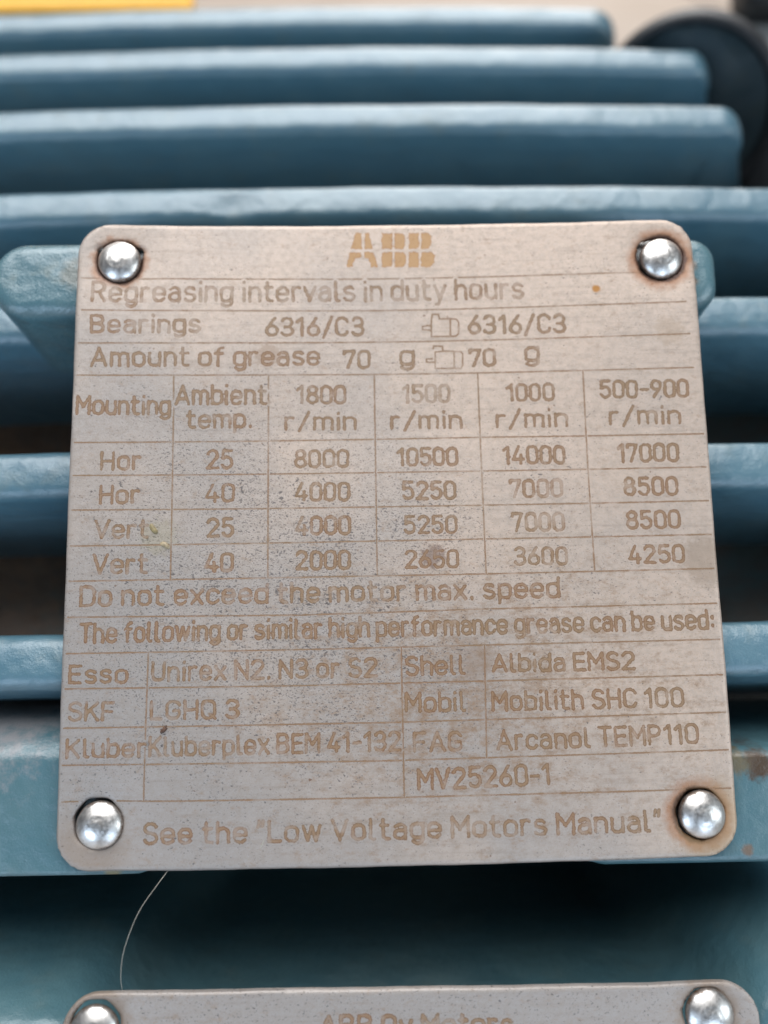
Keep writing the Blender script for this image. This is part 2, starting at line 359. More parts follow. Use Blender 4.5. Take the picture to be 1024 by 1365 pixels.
def clip_mesh(xs, ys, S, zf, thick, edge_drop=0.022):
    """plate of the region S<0 on a grid, cut cleanly along S=0, with walls"""
    V = []; cache = {}; F = []; bset = set()
    ny, nx = S.shape
    def vert(key, x, y, b):
        if key not in cache:
            cache[key] = len(V); V.append((x, y)); 
            if b: bset.add(cache[key])
        return cache[key]
    for j in range(ny - 1):
        for i in range(nx - 1):
            c = [(i, j), (i + 1, j), (i + 1, j + 1), (i, j + 1)]; s = [S[q[1], q[0]] for q in c]
            if min(s) >= 0: continue
            poly = []
            for k in range(4):
                a, b = c[k], c[(k + 1) % 4]; sa, sb = s[k], s[(k + 1) % 4]
                if sa < 0: poly.append(vert(a, xs[a[0]], ys[a[1]], False))
                if (sa < 0) != (sb < 0):
                    t = sa / (sa - sb); key = (min(a, b), max(a, b))
                    poly.append(vert(key, xs[a[0]] + (xs[b[0]] - xs[a[0]]) * t, ys[a[1]] + (ys[b[1]] - ys[a[1]]) * t, True))
            if len(poly) > 2: F.append(tuple(poly))
    P = np.array(V); z = zf(P[:, 0], P[:, 1]); 
    for b in bset: z[b] -= edge_drop
    top = np.column_stack([P, z]); n = len(top)
    edges = {}
    for f in F:
        for k in range(len(f)):
            a, b = f[k], f[(k + 1) % len(f)]; edges[(a, b)] = 1
    walls = []; bot = {}
    allV = top.tolist()
    for (a, b) in edges:
        if (b, a) in edges: continue
        for q in (a, b):
            if q not in bot: bot[q] = len(allV); allV.append([top[q][0], top[q][1], top[q][2] - thick])
        walls.append((b, a, bot[a], bot[b]))
    return allV, F + walls

def plate_sdf(X, Y, x0, x1, y0, y1, r, holes):
    S = sdbox(X, Y, (x0 + x1) / 2, (y0 + y1) / 2, (x1 - x0) / 2, (y1 - y0) / 2, r)
    S = S + 0.003 * np.sin(X * 3.1 + Y * 2.3) + 0.0015 * np.sin(X * 9.7 - Y * 8.3)
    for (cx, cy, rr) in holes: S = np.maximum(S, rr - np.hypot(X - cx, Y - cy) + 0.008 * np.sin(7 * np.arctan2(Y - cy, X - cx)))
    return S

plate = root('grease_plate', 'square stainless nameplate etched with a table of regreasing intervals, riveted over the fins', 'nameplate')
holes = [(-4.34, 4.35, 0.345), (4.455, 4.31, 0.365), (4.27, 4.47, 0.17), (-4.40, -4.32, 0.355), (4.45, -4.385, 0.36), (-4.60, 4.52, 0.10), (-4.05, 4.50, 0.10)]
xs = np.linspace(-5.2, 5.2, 209); ys = np.linspace(-5.2, 5.2, 209); X, Y = np.meshgrid(xs, ys)
S = plate_sdf(X, Y, -4.985, 4.99, -4.985, 4.975, 0.52, holes)
V, F = clip_mesh(xs, ys, S, zp, 0.07)
mesh_obj('sheet', V, F, MAT_STEEL, plate)

def rivet(parent, x, y, zb, seed, r=0.345):
    prof = [(0.0, 0.148), (0.05, 0.147), (0.10, 0.145), (0.118, 0.136), (0.15, 0.136), (0.19, 0.121), (0.235, 0.100), (0.28, 0.075), (0.315, 0.048), (0.337, 0.022), (0.345, -0.02), (0.335, -0.05), (0.20, -0.06)]
    n = 40; V = []; rr = random.Random(seed)
    for k, (a, z) in enumerate(prof):
        for j in range(n):
            t = 2 * math.pi * j / n; q = a * r / 0.345
            V.append((q * math.cos(t) * (1 + 0.008 * math.sin(3 * t + seed)), q * math.sin(t), z + 0.005 * math.sin(2 * t + seed) * (a / 0.3)))
    F = []
    for k in range(len(prof) - 1):
        for j in range(n): F.append((k * n + j, (k + 1) * n + j, (k + 1) * n + (j + 1) % n, k * n + (j + 1) % n))
    o = mesh_obj('rivet', V, F, MAT_RIVET, parent); o.location = (x, y, zb)
    return o
for k, (x, y) in enumerate(RIV): rivet(plate, x, y, float(zp(np.array(x), np.array(y))) + 0.035, k)

# ---- single-line engraving alphabet: cap height 1
def A(cx, cy, rx, ry, a0, a1, n=12):
    return [(cx + rx * math.cos(R_(a0 + (a1 - a0) * k / n)), cy + ry * math.sin(R_(a0 + (a1 - a0) * k / n))) for k in range(n + 1)]
def RR(x0, y0, x1, y1, r):
    p = A(x1 - r, y1 - r, r, r, 0, 90, 5) + A(x0 + r, y1 - r, r, r, 90, 180, 5) + A(x0 + r, y0 + r, r, r, 180, 270, 5) + A(x1 - r, y0 + r, r, r, 270, 360, 5)
    return p + [p[0]]
XH = 0.72
O = RR(0, 0, 0.48, XH, 0.21)
G = {
 ' ': (0.04, []),
 '0': (0.52, [RR(0, 0, 0.52, 1, 0.24)]), '1': (0.30, [[(0.0, 0.78), (0.24, 1), (0.24, 0)]]),
 '2': (0.54, [A(0.26, 0.74, 0.26, 0.26, 165, -25) + [(0.0, 0.0), (0.54, 0)]]),
 '3': (0.52, [A(0.25, 0.75, 0.24, 0.25, 155, -90) + [(0.16, 0.5)], A(0.25, 0.26, 0.27, 0.26, 80, -155)]),
 '4': (0.56, [[(0.30, 1), (0.0, 0.24), (0.56, 0.24)], [(0.42, 0.50), (0.42, 0)]]),
 '5': (0.52, [[(0.48, 1), (0.05, 1), (0.03, 0.56)] + A(0.25, 0.32, 0.27, 0.32, 125, -150)]),
 '6': (0.52, [[(0.40, 1), (0.05, 0.42)], A(0.26, 0.28, 0.26, 0.28, 0, 360, 18)]),
 '7': (0.50, [[(0, 0.84), (0, 1), (0.50, 1), (0.18, 0)]]), '8': (0.52, [A(0.26, 0.76, 0.22, 0.24, 0, 360, 16), A(0.26, 0.27, 0.26, 0.27, 0, 360, 16)]),
 '9': (0.52, [A(0.26, 0.72, 0.26, 0.28, 0, 360, 18), [(0.47, 0.58), (0.12, 0)]]),
 '/': (0.42, [[(0, -0.12), (0.42, 1.05)]]), '-': (0.36, [[(0, 0.45), (0.36, 0.45)]]), '.': (0.08, [[(0.04, 0.0), (0.04, 0.05)]]), ':': (0.08, [[(0.04, 0.12), (0.04, 0.17)], [(0.04, 0.58), (0.04, 0.63)]]),
 '"': (0.22, [[(0.04, 1.05), (0.0, 0.78)], [(0.20, 1.05), (0.16, 0.78)]]),
 'A': (0.64, [[(0, 0), (0.32, 1), (0.64, 0)], [(0.12, 0.30), (0.52, 0.30)]]), 'B': (0.54, [[(0, 0), (0, 1), (0.30, 1)] + A(0.30, 0.76, 0.20, 0.24, 90, -90, 8) + [(0, 0.52)], A(0.28, 0.26, 0.26, 0.26, 90, -90, 8) + [(0, 0)]]),
 'C': (0.54, [A(0.27, 0.73, 0.27, 0.27, 10, 180) + A(0.27, 0.27, 0.27, 0.27, 180, 350)]), 'D': (0.56, [[(0, 0), (0, 1), (0.28, 1)] + A(0.28, 0.72, 0.28, 0.28, 90, 0, 6) + A(0.28, 0.28, 0.28, 0.28, 0, -90, 6) + [(0, 0)]]),
 'E': (0.48, [[(0.48, 1), (0, 1), (0, 0), (0.48, 0)], [(0, 0.52), (0.42, 0.52)]]), 'F': (0.48, [[(0.48, 1), (0, 1), (0, 0)], [(0, 0.50), (0.42, 0.50)]]),
 'G': (0.56, [A(0.27, 0.73, 0.27, 0.27, 15, 180) + A(0.27, 0.27, 0.27, 0.27, 180, 360) + [(0.54, 0.46), (0.30, 0.46)]]), 'H': (0.54, [[(0, 0), (0, 1)], [(0.54, 0), (0.54, 1)], [(0, 0.5), (0.54, 0.5)]]),
 'K': (0.54, [[(0, 0), (0, 1)], [(0.52, 1), (0, 0.36)], [(0.18, 0.58), (0.54, 0)]]), 'L': (0.46, [[(0, 1), (0, 0), (0.46, 0)]]), 'M': (0.66, [[(0, 0), (0, 1), (0.33, 0.40), (0.66, 1), (0.66, 0)]]),
 'N': (0.56, [[(0, 0), (0, 1), (0.56, 0), (0.56, 1)]]), 'P': (0.52, [[(0, 0), (0, 1), (0.26, 1)] + A(0.26, 0.73, 0.26, 0.27, 90, -90, 8) + [(0, 0.46)]]), 'Q': (0.56, [RR(0, 0, 0.54, 1, 0.25), [(0.34, 0.24), (0.56, -0.02)]]),
 'O': (0.54, [RR(0, 0, 0.54, 1, 0.25)]),
 'R': (0.54, [[(0, 0), (0, 1), (0.28, 1)] + A(0.28, 0.75, 0.24, 0.25, 90, -90, 8) + [(0, 0.5)], [(0.28, 0.5), (0.54, 0)]]), 'S': (0.54, [A(0.27, 0.76, 0.25, 0.24, 25, 235) + A(0.27, 0.25, 0.27, 0.26, 60, -155)]),
 'T': (0.54, [[(0, 1), (0.54, 1)], [(0.27, 1), (0.27, 0)]]), 'U': (0.54, [[(0, 1), (0, 0.27)] + A(0.27, 0.27, 0.27, 0.27, 180, 360) + [(0.54, 1)]]), 'V': (0.60, [[(0, 1), (0.30, 0), (0.60, 1)]]),
 'a': (0.46, [A(0.23, 0.50, 0.22, 0.22, 150, 0, 8) + [(0.45, 0)], [(0.45, 0.43), (0.2, 0.43)] + A(0.2, 0.215, 0.2, 0.215, 90, 270, 8) + [(0.30, 0.0), (0.45, 0.14)]]), 'b': (0.48, [[(0, 1), (0, 0)], O]),
 'c': (0.44, [A(0.23, 0.49, 0.23, 0.23, 20, 180, 8) + A(0.23, 0.23, 0.23, 0.23, 180, 340, 8)]), 'd': (0.48, [[(0.48, 1), (0.48, 0)], O]), 'e': (0.48, [[(0, 0.36), (0.48, 0.36)] + A(0.24, 0.48, 0.24, 0.24, 0, 180, 8) + A(0.24, 0.24, 0.24, 0.24, 180, 330, 8)]),
 'f': (0.34, [A(0.32, 0.80, 0.20, 0.20, 90, 180, 6) + [(0.12, 0)], [(0, 0.68), (0.32, 0.68)]]), 'g': (0.48, [O, [(0.48, XH), (0.48, -0.05)] + A(0.25, -0.05, 0.23, 0.22, 0, -150, 8)]), 'h': (0.46, [[(0, 1), (0, 0)], [(0, 0.48)] + A(0.23, 0.49, 0.23, 0.23, 180, 0, 8) + [(0.46, 0)]]),
 'i': (0.06, [[(0.03, 0), (0.03, 0.66)], [(0.03, 0.98), (0.03, 1.01)]]), 'l': (0.20, [[(0.03, 1), (0.03, 0.10), (0.10, 0.0), (0.18, 0.0)]]),
 'm': (0.74, [[(0, 0), (0, XH)], A(0.185, 0.535, 0.185, 0.185, 180, 0, 8) + [(0.37, 0)], A(0.555, 0.535, 0.185, 0.185, 180, 0, 8) + [(0.74, 0)]]), 'n': (0.46, [[(0, 0), (0, XH)], A(0.23, 0.49, 0.23, 0.23, 180, 0, 8) + [(0.46, 0)]]),
 'o': (0.48, [O]), 'p': (0.48, [[(0, XH), (0, -0.27)], O]), 'r': (0.32, [[(0, 0), (0, XH)], A(0.20, 0.50, 0.20, 0.22, 180, 60, 8)]), 's': (0.44, [A(0.22, 0.545, 0.20, 0.175, 25, 235, 8) + A(0.22, 0.185, 0.22, 0.185, 60, -155, 8)]),
 't': (0.34, [[(0.10, 0.98), (0.10, 0.16)] + A(0.26, 0.16, 0.16, 0.16, 180, 270, 5) + [(0.34, 0)], [(0, 0.70), (0.32, 0.70)]]), 'u': (0.46, [[(0, XH), (0, 0.23)] + A(0.23, 0.23, 0.23, 0.23, 180, 360, 8) + [(0.46, XH)], [(0.46, 0.2), (0.46, 0)]]),
 'v': (0.46, [[(0, XH), (0.23, 0), (0.46, XH)]]), 'w': (0.70, [[(0, XH), (0.18, 0), (0.35, XH), (0.52, 0), (0.70, XH)]]), 'x': (0.46, [[(0, 0), (0.46, XH)], [(0, XH), (0.46, 0)]]), 'y': (0.46, [[(0, XH), (0.24, 0.02)], [(0.46, XH), (0.15, -0.27), (0.05, -0.27)]]),
}
def layout(s, x0, y0, x1, y1, cap, gap=0.235):
    """strokes of a line of text fitted between two baseline points"""
    tot = sum(G[c][0] for c in s) + gap * (len(s) - 1)
    sx = math.hypot(x1 - x0, y1 - y0) / tot; ux, uy = (x1 - x0) / (sx * tot), (y1 - y0) / (sx * tot)
    out = []; cur = 0.0; r = random.Random(s + str(y0))
    for c in s:
        wd_, st = G[c]; jx, jy = r.uniform(-.012, .012), r.uniform(-.012, .012)
        for q in st:
            out.append([(x0 + (cur + px) * sx * ux - (py + jy) * cap * uy + jx * cap, y0 + (cur + px) * sx * uy + (py + jy) * cap * ux) for px, py in q])
        cur += wd_ + gap
    return out
def ink_object(name, strokes, parent, hw, mat, zf, z_off=0.0025, cell=0.0125, fade=0.5, polys=None):
    pts = np.array([p for s in (strokes or polys) for p in s]); mg = hw * 2.4
    x0, y0 = pts.min(0) - mg; x1, y1 = pts.max(0) + mg
    nx, ny = int((x1 - x0) / cell) + 2, int((y1 - y0) / cell) + 2
    D = np.full((ny, nx), 9.0); gx = x0 + np.arange(nx) * cell; gy = y0 + np.arange(ny) * cell
    def seg(a, b, Dm):
        i0 = max(int((min(a[0], b[0]) - mg - x0) / cell), 0); i1 = min(int((max(a[0], b[0]) + mg - x0) / cell) + 2, nx)
        j0 = max(int((min(a[1], b[1]) - mg - y0) / cell), 0); j1 = min(int((max(a[1], b[1]) + mg - y0) / cell) + 2, ny)
        Xs, Ys = np.meshgrid(gx[i0:i1], gy[j0:j1]); dx, dy = b[0] - a[0], b[1] - a[1]; L2 = dx * dx + dy * dy + 1e-12
        t = np.clip(((Xs - a[0]) * dx + (Ys - a[1]) * dy) / L2, 0, 1)
        d = np.hypot(Xs - a[0] - t * dx, Ys - a[1] - t * dy); Dm[j0:j1, i0:i1] = np.minimum(Dm[j0:j1, i0:i1], d)
    for s in strokes or []:
        for a, b in zip(s[:-1], s[1:]): seg(a, b, D)
    if polys:
        Xg, Yg = np.meshgrid(gx, gy)
        for pl in polys:
            Dm = np.full((ny, nx), 9.0); q = pl + [pl[0]]
            for a, b in zip(q[:-1], q[1:]): seg(a, b, Dm)
            ins = np.zeros((ny, nx), bool)
            for a, b in zip(q[:-1], q[1:]):
                if a[1] == b[1]: continue
                cr = ((a[1] > Yg) != (b[1] > Yg)) & (Xg < (b[0] - a[0]) * (Yg - a[1]) / (b[1] - a[1]) + a[0]); ins ^= cr
            D = np.minimum(D, np.where(ins, np.maximum(hw - Dm, 0), hw + Dm))
    keep = D < hw * 2.1
    k4 = keep[:-1, :-1] | keep[:-1, 1:] | keep[1:, 1:] | keep[1:, :-1]
    jj, ii = np.nonzero(k4); idx = np.arange(nx * ny).reshape(ny, nx)
    F = np.stack([idx[jj, ii], idx[jj, ii + 1], idx[jj + 1, ii + 1], idx[jj + 1, ii]], -1)
    used, inv = np.unique(F, return_inverse=True); F = inv.reshape(F.shape)
    Xv = (x0 + (used % nx) * cell); Yv = (y0 + (used // nx) * cell); Zv = zf(Xv, Yv) + z_off
    return mesh_obj(name, np.column_stack([Xv, Yv, Zv]), F, mat, parent, attrs={'ink': D.ravel()[used] / hw, 'fade': np.full(len(used), fade)})
TEXTS=[
 ('Regreasing intervals in duty hours',-4.735,3.662,2.192,3.684,0.320),
 ('Bearings',-4.724,3.138,-3.034,3.153,0.275),
 ('6316/C3',-1.967,3.090,-0.417,3.091,0.291),
 ('6316/C3',1.305,3.092,2.842,3.077,0.292),
 ('Amount of grease',-4.706,2.588,-1.133,2.603,0.286),
 ('70',-0.725,2.549,-0.329,2.544,0.275),
 ('g',0.178,2.594,0.383,2.591,0.301),
 ('70',1.299,2.551,1.697,2.550,0.263),
 ('g',2.194,2.614,2.392,2.610,0.301),
 ('Mounting',-4.902,1.810,-3.481,1.803,0.279),
 ('Ambient',-3.380,1.961,-1.975,1.966,0.294),
 ('temp.',-3.198,1.584,-2.203,1.590,0.267),
 ('1800',-1.471,1.968,-0.720,1.967,0.271),
 ('r/min',-1.655,1.542,-0.559,1.536,0.262),
 ('1500',0.213,1.967,0.944,1.961,0.272),
 ('r/min',0.013,1.540,1.122,1.535,0.262),
 ('1000',1.878,1.962,2.607,1.959,0.260),
 ('r/min',1.694,1.536,2.795,1.531,0.262),
 ('500-900',3.358,1.977,4.727,1.957,0.265),
 ('r/min',3.487,1.545,4.574,1.534,0.262),
 ('Hor',-4.495,0.925,-3.909,0.927,0.262),
 ('25',-2.872,0.930,-2.500,0.932,0.277),
 ('8000',-1.507,0.933,-0.684,0.928,0.261),
 ('10500',0.107,0.935,1.029,0.931,0.268),
 ('14000',1.774,0.936,2.724,0.929,0.268),
 ('17000',3.577,0.935,4.500,0.925,0.266),
 ('Hor',-4.496,0.396,-3.922,0.396,0.259),
 ('40',-2.885,0.401,-2.469,0.402,0.261),
 ('4000',-1.495,0.401,-0.678,0.394,0.269),
 ('5250',0.177,0.399,0.980,0.391,0.263),
 ('7000',1.855,0.399,2.653,0.396,0.264),
 ('8500',3.647,0.400,4.450,0.394,0.263),
 ('Vert',-4.556,-0.137,-3.775,-0.142,0.255),
 ('25',-2.852,-0.144,-2.473,-0.144,0.269),
 ('4000',-1.494,-0.130,-0.672,-0.137,0.264),
 ('5250',0.187,-0.140,0.979,-0.147,0.259),
 ('7000',1.865,-0.134,2.652,-0.137,0.266),
 ('8500',3.646,-0.126,4.453,-0.131,0.259),
 ('Vert',-4.559,-0.681,-3.771,-0.688,0.275),
 ('40',-2.876,-0.680,-2.477,-0.681,0.265),
 ('2000',-1.487,-0.669,-0.678,-0.677,0.266),
 ('2650',0.192,-0.675,0.983,-0.684,0.255),
 ('3600',1.875,-0.659,2.668,-0.668,0.256),
 ('4250',3.644,-0.663,4.475,-0.667,0.256),
 ('Do not exceed the motor max. speed',-4.732,-1.170,2.523,-1.165,0.279),
 ('The following or similar high performance grease can be used:',-4.717,-1.717,4.845,-1.685,0.270),
 ('Esso',-4.856,-2.303,-4.013,-2.314,0.241),
 ('Unirex N2. N3 or S2',-3.625,-2.295,-0.291,-2.294,0.259),
 ('Shell',0.159,-2.287,1.027,-2.287,0.260),
 ('Albida EMS2',1.465,-2.263,3.599,-2.265,0.244),
 ('SKF',-4.846,-2.846,-4.195,-2.853,0.249),
 ('LGHQ 3',-3.631,-2.854,-2.347,-2.852,0.249),
 ('Mobil',0.146,-2.821,1.019,-2.823,0.256),
 ('Mobilith SHC 100',1.440,-2.826,4.289,-2.825,0.257),
 ('Kluber',-4.859,-3.376,-3.704,-3.381,0.246),
 ('Kluberplex BEM 41-132',-3.638,-3.377,0.033,-3.366,0.256),
 ('FAG',0.254,-3.392,0.953,-3.391,0.256),
 ('Arcanol TEMP110',1.487,-3.392,4.474,-3.357,0.259),
 ('MV25260-1',0.306,-3.926,2.228,-3.891,0.269),
 ('See the "Low Voltage Motors Manual"',-3.701,-4.603,3.829,-4.588,0.268),
]
LINES=[
  [(-4.918, 4.05), (-0.207, 4.04), (4.854, 4.071)] ,
  [(-4.899, 3.51), (-0.216, 3.501), (4.816, 3.536)] ,
  [(-4.926, 2.962), (-0.225, 2.969), (4.836, 2.991)] ,
  [(-4.942, 2.434), (-0.234, 2.431), (4.855, 2.429)] ,
  [(-4.971, 1.349), (-2.025, 1.357), (1.413, 1.37), (5.009, 1.345)] ,
  [(-4.952, 0.828), (-2.021, 0.825), (1.391, 0.822), (5.05, 0.815)] ,
  [(-4.954, 0.29), (-2.017, 0.278), (1.486, 0.275), (5.044, 0.28)] ,
  [(-4.967, -0.264), (-2.012, -0.262), (1.464, -0.256), (5.038, -0.248)] ,
  [(-4.98, -0.799), (-2.008, -0.798), (1.441, -0.796), (5.043, -0.776)] ,
  [(-4.982, -1.339), (-1.437, -1.371), (1.304, -1.331), (5.035, -1.308)] ,
  [(-4.972, -1.878), (-1.437, -1.886), (1.282, -1.871), (5.026, -1.851)] ,
  [(-5.008, -2.393), (-1.437, -2.414), (1.26, -2.402), (5.064, -2.377)] ,
  [(-5.018, -2.961), (0.009, -2.975), (5.02, -2.928)] ,
  [(-5.008, -3.49), (-0.003, -3.519), (5.032, -3.473)] ,
  [(-4.987, -4.012), (-0.015, -4.034), (5.02, -4.026)] ,
  [(-3.423, 2.439), (-3.41, 0.272), (-3.406, -0.803)] ,
  [(-1.934, 2.434), (-1.933, 0.728), (-1.928, -0.805)] ,
  [(-0.246, 2.431), (-0.25, 0.801), (-0.254, -0.789)] ,
  [(1.415, 2.418), (1.416, 0.846), (1.418, -0.795)] ,
  [(3.097, 2.43), (3.088, 0.813), (3.094, -0.78)] ,
  [(-3.703, -1.886), (-3.708, -2.868), (-3.718, -4.013)] ,
  [(0.089, -1.881), (0.087, -2.977), (0.084, -4.036)] ,
  [(1.35, -1.872), (1.315, -3.505)] ,
]
ICONS=[[[(0.582, 3.169), (0.548, 3.169), (0.549, 3.223), (0.63, 3.236), (0.692, 3.235)], [(0.582, 3.169), (0.69, 3.155)], [(0.695, 3.339), (0.687, 3.051), (0.994, 3.052), (1.003, 3.349), (0.824, 3.346), (0.812, 3.427), (0.712, 3.429), (0.695, 3.339)], [(1.003, 3.349), (1.1, 3.339), (1.135, 3.287), (1.129, 3.094), (1.085, 3.051), (0.994, 3.052)]],
 [[(0.633, 2.622), (0.597, 2.631), (0.598, 2.675), (0.691, 2.68)], [(0.633, 2.622), (0.738, 2.623)], [(0.743, 2.791), (0.735, 2.518), (1.04, 2.513), (1.049, 2.8), (0.879, 2.803), (0.743, 2.791)], [(0.71, 2.85), (0.726, 2.894), (0.859, 2.886), (0.865, 2.803)], [(1.049, 2.8), (1.156, 2.79), (1.184, 2.754), (1.177, 2.557), (1.147, 2.511), (1.04, 2.513)]]]
LOGO=[[(-0.509, 4.833), (-0.417, 4.833), (-0.421, 4.564), (-0.589, 4.566)], [(-0.362, 4.832), (-0.29, 4.832), (-0.24, 4.563), (-0.366, 4.564)], [(-0.619, 4.503), (-0.421, 4.502), (-0.423, 4.418), (-0.524, 4.396), (-0.576, 4.25), (-0.664, 4.251)], [(-0.367, 4.502), (-0.228, 4.5), (-0.161, 4.247), (-0.266, 4.248), (-0.297, 4.394), (-0.368, 4.417)], [(-0.079, 4.83), (0.09, 4.828), (0.084, 4.56), (-0.084, 4.561)], [(0.128, 4.827), (0.25, 4.826), (0.3, 4.767), (0.296, 4.62), (0.253, 4.558), (0.122, 4.559)], [(-0.085, 4.499), (0.083, 4.497), (0.078, 4.244), (-0.09, 4.246)], [(0.121, 4.497), (0.264, 4.495), (0.309, 4.432), (0.298, 4.299), (0.238, 4.242), (0.116, 4.244)], [(0.364, 4.825), (0.525, 4.823), (0.518, 4.554), (0.358, 4.556)], [(0.567, 4.822), (0.673, 4.821), (0.73, 4.761), (0.726, 4.614), (0.674, 4.552), (0.56, 4.554)], [(0.357, 4.494), (0.517, 4.492), (0.51, 4.239), (0.351, 4.241)], [(0.559, 4.491), (0.727, 4.489), (0.78, 4.435), (0.76, 4.301), (0.699, 4.236), (0.552, 4.238)]]
FADE = {'Regreasing intervals in duty hours': 0.36, '1500': 0.33, '7000': 0.40, 'g': 0.5, 'SKF': 0.42, 'Hor': 0.45, '3600': 0.45, 'FAG': 0.42, 'Vert': 0.44, 'Unirex N2. N3 or S2': 0.42, 'See the "Low Voltage Motors Manual"': 0.42, 'Kluberplex BEM 41-132': 0.42, 'Do not exceed the motor max. speed': 0.46, 'Kluber': 0.45, 'LGHQ 3': 0.44, 'Bearings': 0.47, '1800': 0.47}
for (s, x0, y0, x1, y1, cap) in TEXTS:
    ink_object('engraved_text', layout(s, x0, y0, x1, y1, cap), plate, 0.0240 if cap > 0.262 else 0.0225, MAT_INK, zp, fade=FADE.get(s, 0.55))
ink_object('engraved_logo', None, plate, 0.022, MAT_LOGO, zp, fade=0.85, polys=LOGO)
for ic in ICONS: ink_object('engraved_motor_symbol', ic, plate, 0.0125, MAT_INK, zp, fade=0.45, cell=0.009)
def rule(pts, hw=0.0105, z_off=0.0012):
    P = np.array(pts); P[:, 0] = np.clip(P[:, 0], -4.93, 4.935); n = 160; t = np.linspace(0, 1, n); s = np.linspace(0, 1, len(P))
    c = np.column_stack([np.interp(t, s, P[:, 0]), np.interp(t, s, P[:, 1])]); d = c[-1] - c[0]; d /= np.hypot(*d); nrm = np.array([-d[1], d[0]])
    V = []; ink = []
    for q in c:
        for k in (-2.1, -1, 0, 1, 2.1):
            p = q + nrm * hw * k; V.append((p[0], p[1], zp(np.array(p[0]), np.array(p[1])) + z_off)); ink.append(abs(k))
    F = [(i * 5 + j, i * 5 + 5 + j, i * 5 + 6 + j, i * 5 + 1 + j) for i in range(n - 1) for j in range(4)]
    F = [f for f in F if all(math.hypot(V[q][0] - hx, V[q][1] - hy) > hr + 0.03 for q in f for (hx, hy, hr) in holes)]
    return mesh_obj('engraved_rule', V, F, MAT_INK, plate, attrs={'ink': ink, 'fade': [0.46] * len(ink)})
for k, ln in enumerate(LINES): rule(ln, z_off=0.0012 if abs(ln[0][0] - ln[-1][0]) > 1 else 0.0018)

# ---- lower nameplate, only its top edge in view
plate2 = root('motor_nameplate', 'second riveted nameplate cut off by the bottom edge, its maker line just showing', 'nameplate', loc=(0, 0, 0))
xs = np.linspace(-5.1, 5.5, 200); ys = np.linspace(-11.2, -6.4, 97); X, Y = np.meshgrid(xs, ys)
X2 = X - 0; Y2 = Y + 0.008 * (X - 0)
S = plate_sdf(X2, Y2, -4.80, 5.09, -11.0, -6.665, 0.50, [(-4.33, -7.09, 0.345), (4.35, -7.08, 0.35)])
def z2(x, y): return 0.02 * np.sin(x * 0.6) - 0.05 * np.exp(-((x + 4.34) ** 2 + (y + 7.09) ** 2) / 0.3) - 0.05 * np.exp(-((x - 4.366) ** 2 + (y + 7.106) ** 2) / 0.3)
V, F = clip_mesh(xs, ys, S, z2, 0.07)
mesh_obj('sheet', V, F, MAT_STEEL2, plate2)
for k, (x, y) in enumerate(((-4.33, -7.10), (4.366, -7.106))): rivet(plate2, x, y, 0.0, 7 + k)
ink_object('engraved_text', layout('ABB Oy Motors', -1.16, -7.245, 1.54, -7.275, 0.25), plate2, 0.0265, MAT_INK2, z2, fade=0.42)

# =====================================================================  things behind the motor


black = MAT_BLACK
def tube_ring(name, c, ax, r0, r1, ln, mat, parent, n=64, cap=None):
    ax = Vector(ax).normalized(); q = ax.to_track_quat('Z', 'Y').to_matrix(); c = Vector(c)
    prof = [(r1, -ln), (r1, -0.15), (r1 - 0.05, -0.04), (r1 - 0.15, 0.0), (r0 + 0.1, 0.0), (r0, -0.08), (r0, -ln)]
    V = []; F = []
    for (r, z) in prof:
        for j in range(n):
            t = 2 * math.pi * j / n; V.append(tuple(c + q @ Vector((r * math.cos(t), r * math.sin(t), z))))
    for k in range(len(prof) - 1):
        for j in range(n): F.append((k * n + j, (k + 1) * n + j, (k + 1) * n + (j + 1) % n, k * n + (j + 1) % n))
    return mesh_obj(name, V, F, mat, parent)
# end shield: dark side cover right of the fin ends, and the round mouth with a rubber rim behind the fins
def solid(name, prof, x0, x1, mat, parent, rnd=0.35):
    """prof: closed list of (l, h) across the fins, extruded along x with softened ends"""
    c = np.mean(np.array(prof), 0); V = []; n = len(prof); st = [(x0, 0.94), (x0 + rnd * 0.3, 0.98), (x0 + rnd, 1.0), (x1 - rnd, 1.0), (x1, 0.96)]
    for (x, k) in st:
        for p in prof: V.append(LH(x, c[0] + (p[0] - c[0]) * k, c[1] + (p[1] - c[1]) * k))
    F = [tuple(range(n))[::-1], tuple(range((len(st) - 1) * n, len(st) * n))]
    for i in range(len(st) - 1):
        for j in range(n): F.append((i * n + j, i * n + (j + 1) % n, (i + 1) * n + (j + 1) % n, (i + 1) * n + j))
    return mesh_obj(name, V, F, mat, parent)
prof = [(l_, np.interp(l_, tl, th) - 0.35) for l_ in np.linspace(-2.5, 11.6, 34)] + [(11.9, -4.0), (11.9, -9.0), (-2.5, -9.0)]
solid('end_cover', prof, 10.15, 17.0, MAT_BLACK, motor)
MAT_GREY = plain('grey_casting_paint', (0.36, 0.36, 0.35), 0.5, 0.0, 0.15, 0.8)
RC = np.array([8.26, 11.80, -7.30]); RAX = np.array([-0.3533, -0.545, 0.7604]) + np.array([-0.05, -0.22, -0.05])
RAX /= np.linalg.norm(RAX)
tube_ring('rubber_rim', RC, RAX, 2.22, 2.52, 1.1, MAT_BLACK, motor)
q = Vector(RAX).to_track_quat('Z', 'Y').to_matrix(); V = [tuple(RC - RAX * 1.06)]; F = []
for k, (r, z) in enumerate(((0.8, -1.05), (1.7, -1.0), (2.1, -0.95), (2.26, -0.9))):
    for j in range(48):
        t = 2 * math.pi * j / 48; V.append(tuple(Vector(RC) + q @ Vector((r * math.cos(t), r * math.sin(t), z))))
for j in range(48): F.append((0, 1 + j, 1 + (j + 1) % 48))
